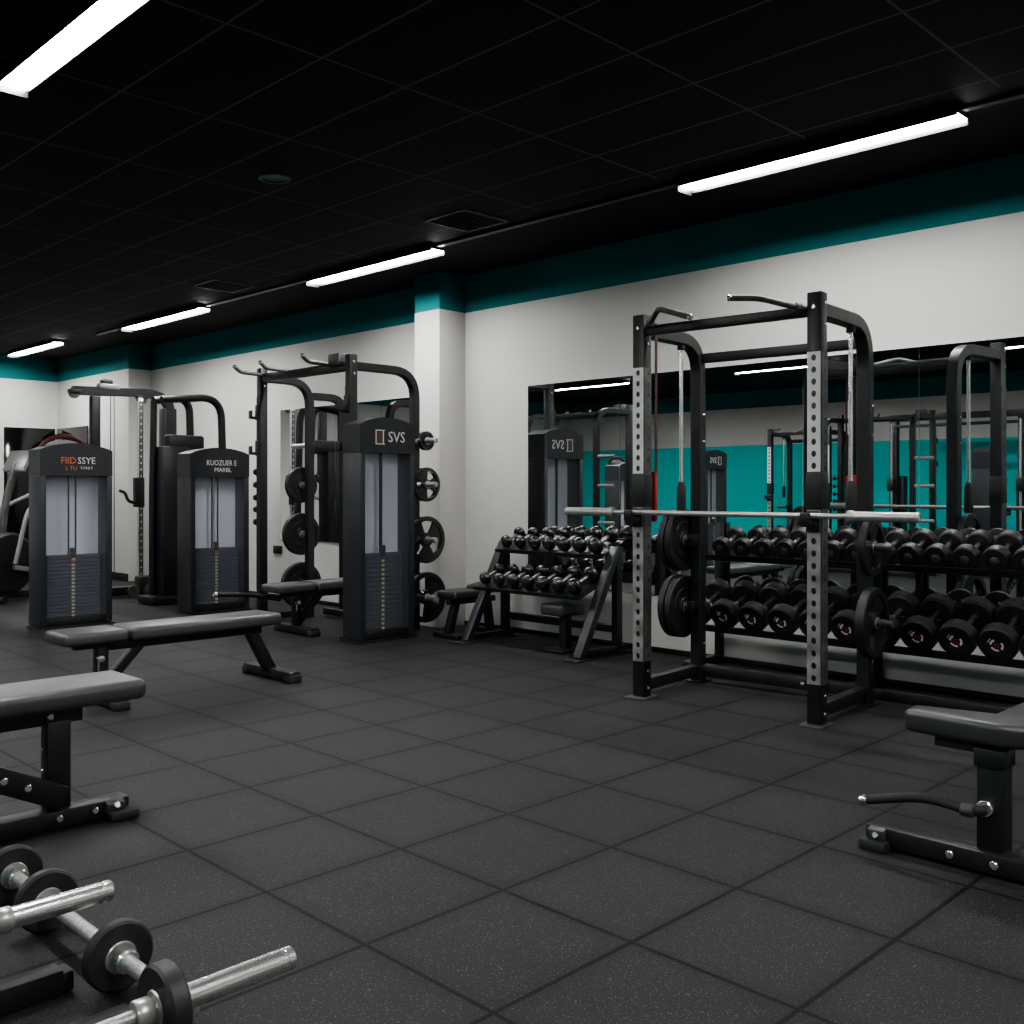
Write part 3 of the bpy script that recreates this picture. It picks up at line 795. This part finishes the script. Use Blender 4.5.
for z, r, w_ in ((.30, .225, 'bottom'), (.80, .205, 'middle'), (1.28, .175, 'upper')):
    plate((5.50, 8.42, z), r, .05, 'black plate on the left side of the squat rack, %s peg' % w_, GQ, 'rubber', False)

# ------------------------------------------------------------------ benches
def flat_bench(label, loc, rotz=0., lever=False):
    """local X runs along the bench, seat end at -X"""
    t = thing('weight_bench', label, 'bench', loc, rotz)
    obj('seat_pad', box(BM(), (-.50, 0, .40), (.37, .30, .07), bev=.024, seg=4), 'vinyl_sheen', t)
    obj('back_pad', box(BM(), (.205, 0, .40), (1.0, .30, .075), bev=.024, seg=4), 'vinyl_sheen', t)
    obj('rail', box(BM(), (.12, 0, .335), (1.0, .07, .06), bev=.006), 'black', t)
    obj('seat_rail', box(BM(), (-.45, 0, .345), (.26, .06, .04), bev=.006), 'black', t)
    obj('front_post', box(BM(), (-.42, 0, .19), (.07, .06, .31), bev=.006), 'black', t)
    obj('rear_leg', bar(BM(), (.56, 0, .31), (.70, 0, .05), .07, .07), 'black', t)
    obj('brace', bar(BM(), (-.18, 0, .33), (-.42, 0, .08), .06, .05), 'black', t)
    for x in (-.42, .71):
        f = obj('foot_bar', box(BM(), (x, 0, .04), (.085, .56, .06), bev=.008), 'black', t)
        for s in (-1, 1): obj('rubber_foot', box(BM(), (x, s * .26, .025), (.10, .07, .05), bev=.012), 'grip', f)
    k = obj('adjust_knob', lathe(BM(), [(0, 0), (.009, 0), (.009, .03), (.02, .035), (.02, .055), (0, .06)], (-.45, -.03, .27), (0, -1, 0), 12), 'chrome', t)
    obj('knob_pin', lathe(BM(), [(0, 0), (.006, 0), (.006, .07), (0, .07)], (-.455, -.055, .20), (0, 0, 1), 8), 'chrome', k)
    if lever:
        pts = fillet([(-.55, .05, .30), (-.78, .10, .35), (-1.10, .12, .375)], .06, 5)
        g = obj('lever', tube(BM(), pts, .02), 'black', t)
        obj('lever_tip', disc(BM(), .021, 0, .03, pts[-1], pts[-1] - pts[-2], 14), 'chrome', g)
    return t
B1 = flat_bench('long flat sheen-grey bench with split seat in the middle left of the floor', (2.86, 5.82, 0))
B4 = flat_bench('black bench with a side lever standing inside the squat rack', (5.22, 7.42, 0), 0, True)

# near left bench
t = thing('weight_bench', 'bench cut by the left edge with studded black steel frame', 'bench', (1.155, 3.88, 0))
obj('pad', box(BM(), (.0, 0, .478), (1.18, .31, .075), bev=.026, seg=4), 'vinyl_sheen', t)
rl = obj('rail', box(BM(), (-.08, -.02, .408), (.92, .08, .065), bev=.006), 'black', t)
obj('bolt', disc(BM(), .013, 0, .008, (.26, -.06, .408), (0, -1, 0), 12), 'chrome', rl)
po = obj('post', box(BM(), (.28, -.06, .23), (.085, .07, .33), bev=.006), 'black', t)
for z in (.21, .29): obj('bolt', disc(BM(), .010, 0, .010, (.2375, -.06, z), (-1, 0, 0), 10), 'chrome', po)
obj('post', box(BM(), (-.44, -.06, .23), (.085, .07, .33), bev=.006), 'black', t)
bb = obj('base_beam', box(BM(), (-.02, -.08, .04), (1.10, .085, .065), bev=.006), 'black', t)
for x in (.27, .40): obj('bolt', disc(BM(), .013, 0, .008, (x, -.1225, .045), (0, -1, 0), 12), 'chrome', bb)
br = obj('brace', bar(BM(), (.285, -.115, .115), (-.28, -.115, .40), .045, .085), 'black', t)
for k in (.30, .43, .56): 
    p = V((.34, -.1375, .089)).lerp(V((-.28, -.1375, .40)), k)
    obj('bolt', disc(BM(), .014, 0, .007, p, (0, -1, 0), 12), 'chrome', br)
for x in (.49, -.52):
    f = obj('foot', box(BM(), (x, -.135, .018), (.11, .10, .036), bev=.010), 'grip', t)
    obj('foot_bracket', box(BM(), (x - .02, -.128, .045), (.07, .035, .05), Euler((R(20), 0, 0)), bev=.006), 'wornd', f)
    obj('foot_bolt', disc(BM(), .012, 0, .008, (x - .02, -.15, .055), (0, -.9, .4), 12), 'chrome', f)

# right bench (pad with a narrow nose)
t = thing('weight_bench', 'padded bench with notched seat and lever at the right edge', 'bench', (3.6, 1.15, 0))
poly = [(-.21, .34), (-.10, .35), (-.045, .10), (.85, .10), (.85, -.23), (-.13, -.21), (-.23, .02)]
obj('pad', prism(BM(), poly, .415, .492, .020, 4), 'vinyl', t)
obj('pad_plate', box(BM(), (-.11, .17, .395), (.10, .17, .045), bev=.004), 'olive', t)
po = obj('post', box(BM(), (-.17, .055, .235), (.085, .085, .34), bev=.006), 'black', t)
obj('post_collar', box(BM(), (-.17, .055, .375), (.10, .10, .06), bev=.006), 'black', po)
for dz, y in ((.36, .01),): obj('bolt', disc(BM(), .014, 0, .012, (-.1275, .02, dz), (.3, -1, 0), 12), 'chrome', po)
pv = obj('pivot_bolt', disc(BM(), .026, 0, .022, (-.2125, .065, .215), (-1, 0, 0), 20), 'chrome', po)
bb = obj('base_beam', box(BM(), (-.20, -.05, .045), (.085, 1.02, .065), bev=.006), 'black', t)
for y in (.17, .03): obj('bolt', disc(BM(), .014, 0, .008, (-.2425, y, .045), (-1, 0, 0), 12), 'chrome', bb)
obj('cross_beam', box(BM(), (.30, -.12, .04), (.90, .07, .06), bev=.006), 'black', t)
obj('rear_post', box(BM(), (.70, -.07, .22), (.08, .08, .36), bev=.006), 'black', t)
for y in (.42, -.52):
    f = obj('foot', box(BM(), (-.235, y, .018), (.10, .10, .036), bev=.010), 'grip', t)
    obj('foot_bracket', box(BM(), (-.245, y - .005, .05), (.03, .06, .05), Euler((0, R(-15), 0)), bev=.006), 'wornd', f)
    obj('foot_bolt', disc(BM(), .012, 0, .010, (-.26, y - .005, .052), (-1, 0, .3), 12), 'chrome', f)
pts = fillet([(-.235, .06, .212), (-.26, .10, .208), (-.27, .24, .226), (-.27, .44, .172)], .07, 6)
lv = obj('lever', tube(BM(), pts, .0165, 14), 'grip', t)
obj('lever_tip', disc(BM(), .0175, 0, .026, pts[-1], pts[-1] - pts[-2], 16), 'chrome', lv)
obj('lever_joint', disc(BM(), .021, -.02, .02, (-.262, .105, .209), (0, 1, 0), 14), 'wornd', lv)

# ------------------------------------------------------------------ bars on the floor, near left
PR = .088
t = thing('barbell', 'short chrome bar with three small plates on the floor, near left corner', 'barbell', (1.075, 2.72, PR))
obj('shaft', lathe(BM(), [(0, -.64), (.019, -.64), (.019, .62), (0, .62)], (0, 0, 0), (0, 1, 0), 20), 'knurl', t)
GF = 'small plates on the short floor bar'
D_ = [(3.20, 'farthest from the view'), (2.93, 'second farthest'), (2.46, 'nearest, with chrome collar')]
for y, w_ in D_:
    p = thing('weight_plate', 'small black plate on the short floor bar, ' + w_, 'weight plate', (1.075, y, PR), 0, GF)
    bm = BM(); ring(bm, .0195, .086, -.017, .017, (0, 0, 0), (0, 1, 0), 40, .006)
    obj('disc', bm, 'iron', p)
    bm = BM(); ring(bm, .0195, .040, -.020, .020, (0, 0, 0), (0, 1, 0), 24, .003); 
    obj('hub_ring', bm, 'steel', p)
for y in (3.155, 2.415):
    o = obj('collar', ring(BM(), .0188, .030, -.014, .014, (0, y - 2.72, 0), (0, 1, 0), 20, .004), 'chrome', t)

t = thing('barbell_stand', 'low black square-tube stand lying under the floor bars', 'barbell stand', (0, 2.3, 0))
for y, x1, x0 in ((.26, .97, -.8), (-.06, 1.01, -.8)):
    bm = BM(); box(bm, ((x0 + x1) / 2, y, .033), (x1 - x0, .062, .062), bev=.005)
    b = obj('floor_beam', bm, 'black', t)
    obj('end_cap', box(BM(), (x1 + .012, y, .03), (.03, .055, .05), bev=.006), 'grip', b)
for x in (.45, -.45):
    obj('cross_beam', box(BM(), (x, -.02, .033), (.062, .72, .06), bev=.005), 'black', t)
    for y, z in ((.27, .21), (-.33, .184)):
        bm = BM(); box(bm, (x, y, (z - .016) / 2), (.05, .05, z - .016), bev=.004)
        for s in (-1, 1): box(bm, (x, y + s * .028, z - .005), (.05, .012, .05), bev=.003)
        obj('cradle_post', bm, 'black', t)
def lying_bar(label, x1, y, z, sr, sl):
    t = barbell(label, (x1 - 1.1, y, z), R(-90), 2.2, sl, 'knurl', 'barbell', sr)
    return t
lying_bar('chrome barbell whose thick sleeve crosses over the plates, at the left edge', 1.105, 2.57, .212, .0262, .28)
p = thing('weight_plate', 'small thick black plate on the barbell sleeve pointing right, bottom left corner', 'weight plate', (.958, 1.97, .184), R(-90))
bm = BM(); ring(bm, .0270, .086, -.022, .022, (0, 0, 0), (0, 1, 0), 40, .006); obj('disc', bm, 'iron', p)
obj('hub_ring', ring(BM(), .0268, .038, -.025, .025, (0, 0, 0), (0, 1, 0), 24, .003), 'steel', p)
lying_bar('chrome barbell whose sleeve points right from the bottom left corner', 1.262, 1.97, .184, .0262, .37)

# ------------------------------------------------------------------ cable machine behind the towers
t = thing('cable_machine', 'black cable machine with silver upright rail between the two left towers', 'cable machine', (5.15, 11.3, 0))
obj('top_arm', sqtube(BM(), fillet([(-.72, 0, 2.33), (.16, 0, 2.36), (.40, 0, 2.28), (.42, 0, .10)], .16, 8), .10, .10, (0, 1, 0)), 'black', t)
g = obj('guide_rail', box(BM(), (.02, -.06, 1.17), (.055, .045, 2.24), bev=.006), 'worn', t)
obj('rail_holes', holed_strip(BM(), -.0855, -.005, .045, .15, 2.25, .075, .009, 'y-', .003), 'wornd', g)
ca = obj('carriage', box(BM(), (.0, -.065, 1.20), (.10, .10, .34), bev=.010), 'black', t)
obj('carriage_handle', tube(BM(), fillet([(-.05, -.07, 1.08), (-.14, -.09, 1.10), (-.17, -.09, 1.20), (-.24, -.09, 1.22)], .05, 5), .018), 'black', ca)
for x, z in ((-.72, 2.30), (-.36, 2.43), (.05, 2.28)):
    p = obj('pulley', ring(BM(), .012, .06, -.02, .02, (x, -.03, z), (0, 1, 0), 20), 'wornd', t)
    obj('pulley_bracket', box(BM(), (x, -.03, z + .02), (.13, .065, .04), bev=.006), 'black', p)
obj('pulley_cover', box(BM(), (-.33, 0, 2.40), (.24, .12, .07), bev=.02), 'silver', t)
obj('left_post', box(BM(), (-.48, 0, 1.85), (.10, .09, .86), bev=.008), 'black', t)
obj('left_post_lower', box(BM(), (-.50, 0, .72), (.08, .08, 1.42), bev=.008), 'black', t)
for x in (-.30, -.26): obj('cable', lathe(BM(), [(0, .25), (.005, .25), (.005, 2.33), (0, 2.33)], (x, 0, 0), (0, 0, 1), 6), 'hole', t)
obj('base', box(BM(), (.0, 0, .07), (1.15, .14, .10), bev=.008), 'black', t)
obj('base_cover', box(BM(), (.18, -.10, .13), (.42, .22, .22), bev=.03), 'rubber', t)
for x in (-.12, .06): obj('low_pulley', ring(BM(), .012, .07, -.02, .02, (x, -.20, .08), (0, 1, 0), 20), 'wornd', t)
obj('weight_cover', box(BM(), (.40, .03, 1.13), (.16, .14, 2.12), bev=.01), 'black', t)
obj('side_knob', lathe(BM(), [(0, 0), (.012, 0), (.03, .02), (.03, .05), (0, .06)], (.33, -.09, .72), (.3, -1, 0), 12), 'orange', t)
# curved-frame machine just behind the second tower
t = thing('assisted_dip_machine', 'black machine with two curved overhead tubes behind the second tower', 'weight machine', (5.25, 10.35, 0))
for x1, y in ((.13, .12), (.42, -.06)):
    pts = fillet([(-.28, y, 2.20), (x1, y, 2.27), (x1 + .06, y, .02)], .26, 8)
    obj('curved_tube', tube(BM(), pts, .042, 14), 'black', t)
obj('stack_cover', box(BM(), (-.12, .03, .86), (.30, .22, 1.68), bev=.02), 'black', t)
obj('top_block', box(BM(), (.02, .03, 1.75), (.42, .16, .16), bev=.03), 'rubber', t)
obj('base', box(BM(), (.05, .03, .05), (.95, .36, .08), bev=.01), 'black', t)
obj('front_tube', tube(BM(), fillet([(-.28, .12, 2.20), (-.30, .12, 1.2), (-.30, .12, .05)], .1, 4), .035), 'black', t)

# ------------------------------------------------------------------ elliptical trainer, far left
t = thing('elliptical_trainer', 'dark elliptical trainer with long swing arms at the far left edge', 'exercise machine', (4.22, 11.95, 0), R(200))
obj('base_rail', box(BM(), (0, .0, .06), (1.25, .10, .08), bev=.01), 'black', t)
for x in (-.58, .58): obj('floor_bar', tube(BM(), [(x, -.30, .04), (x, .30, .04)], .038), 'black', t)
fw = obj('flywheel_housing', disc(BM(), .34, -.09, .09, (.34, 0, .42), (0, 1, 0), 32, .03), 'black', t)
obj('housing_cap', disc(BM(), .12, .09, .11, (.34, 0, .42), (0, -1, 0), 24), 'wornd', fw)
obj('mast', tube(BM(), fillet([(.40, 0, .55), (.34, 0, 1.1), (.20, 0, 1.52)], .2, 5), .04), 'wornd', t)
cs = obj('console', box(BM(), (.18, 0, 1.55), (.05, .34, .26), Euler((0, R(-25), 0)), bev=.02), 'silver', t)
obj('screen', box(BM(), (.152, 0, 1.557), (.01, .24, .16), Euler((0, R(-25), 0)), bev=.003), 'screen', cs)
for s in (-1, 1):
    pts = fillet([(.34 + .05 * s, s * .22, .42), (.26, s * .25, 1.0), (-.12 + s * .14, s * .25, 1.20), (-.30 + s * .14, s * .22, 1.42)], .12, 5)
    a = obj('swing_arm', tube(BM(), pts, .024), 'silver', t)
    obj('hand_grip', tube(BM(), [V(pts[-1]).lerp(V(pts[-2]), -.06), V(pts[-1]).lerp(V(pts[-2]), .95)], .032), 'grip', a)
    l = obj('pedal_arm', bar(BM(), (.36, s * .16, .30 + .08 * s), (-.50, s * .16, .26 - .05 * s), .05, .05), 'silver', t)
    obj('pedal', box(BM(), (-.12, s * .17, .33), (.36, .13, .05), bev=.015), 'rubber', l)

# ------------------------------------------------------------------ things seen in the long mirror
half = HR
dup(HR, (2.02, 9.15, 0), 0, 'black squat rack out of frame on the left, seen only in the mirror')
dup(T3, (-2.8, 5.2, 0), 0, 'weight stack tower by the teal wall, seen at the right end of the mirror')
dup(T1, (-.4, 9.8, 0), 0, 'weight stack tower with orange lettering seen only in the mirror')
dup(B1, (-2.6, 7.8, 0), R(90), 'flat bench by the teal wall, seen only in the mirror')
dup(RK, (-3.6, 8.7, 0), R(180), 'power rack against the teal wall, seen only in the mirror')
dup(T3, (-.9, 8.6, 0), 0, 'tall weight stack tower in the middle of the mirror, before the teal wall')
dup(HR, (-1.7, 6.6, 0), 0, 'black squat rack standing by the teal wall side, seen only in the mirror')
t = thing('cable_crossover', 'wide black cable crossover by the teal wall, seen only in the mirror', 'cable machine', (-3.9, 6.3, 0))
for y in (-1.0, 1.0):
    obj('post', box(BM(), (0, y, 1.18), (.12, .12, 2.34), bev=.008), 'black', t)
    obj('post_base', box(BM(), (0, y, .04), (.6, .30, .07), bev=.01), 'black', t)
    obj('stack_cover', box(BM(), (-.14, y, .75), (.16, .26, 1.4), bev=.02), 'slate', t)
    obj('slide_rail', lathe(BM(), [(0, .1), (.018, .1), (.018, 2.3), (0, 2.3)], (.12, y, 0), (0, 0, 1), 10), 'chrome', t)
    obj('pulley_block', box(BM(), (.13, y, 1.3), (.10, .10, .2), bev=.01), 'black', t)
obj('top_beam', box(BM(), (0, 0, 2.40), (.12, 2.12, .10), bev=.008), 'black', t)
obj('grip_beam', box(BM(), (.1, 0, 2.26), (.05, 1.9, .05), bev=.008), 'black', t)

# ------------------------------------------------------------------ world, camera, view
w = bpy.data.worlds.new('world'); sc.world = w; w.use_nodes = True
w.node_tree.nodes['Background'].inputs[0].default_value = (.9, .95, 1, 1)
w.node_tree.nodes['Background'].inputs[1].default_value = .02
cam = bpy.data.cameras.new('camera'); co = bpy.data.objects.new('camera', cam); C.objects.link(co)
co.location = (0, 0, 1.25); co.rotation_euler = (R(90), 0, R(-45))
cam.sensor_width = 36; cam.lens = 36 * 1005 / 1024; cam.shift_y = -24 / 1024; cam.clip_start = .05
sc.camera = co
sc.cycles.use_denoising = True
sc.cycles.max_bounces = 8
sc.cycles.transparent_max_bounces = 12
sc.cycles.sample_clamp_indirect = 6
sc.view_settings.view_transform = 'AgX'
sc.view_settings.look = 'AgX - Medium High Contrast'
sc.view_settings.exposure = 0.6
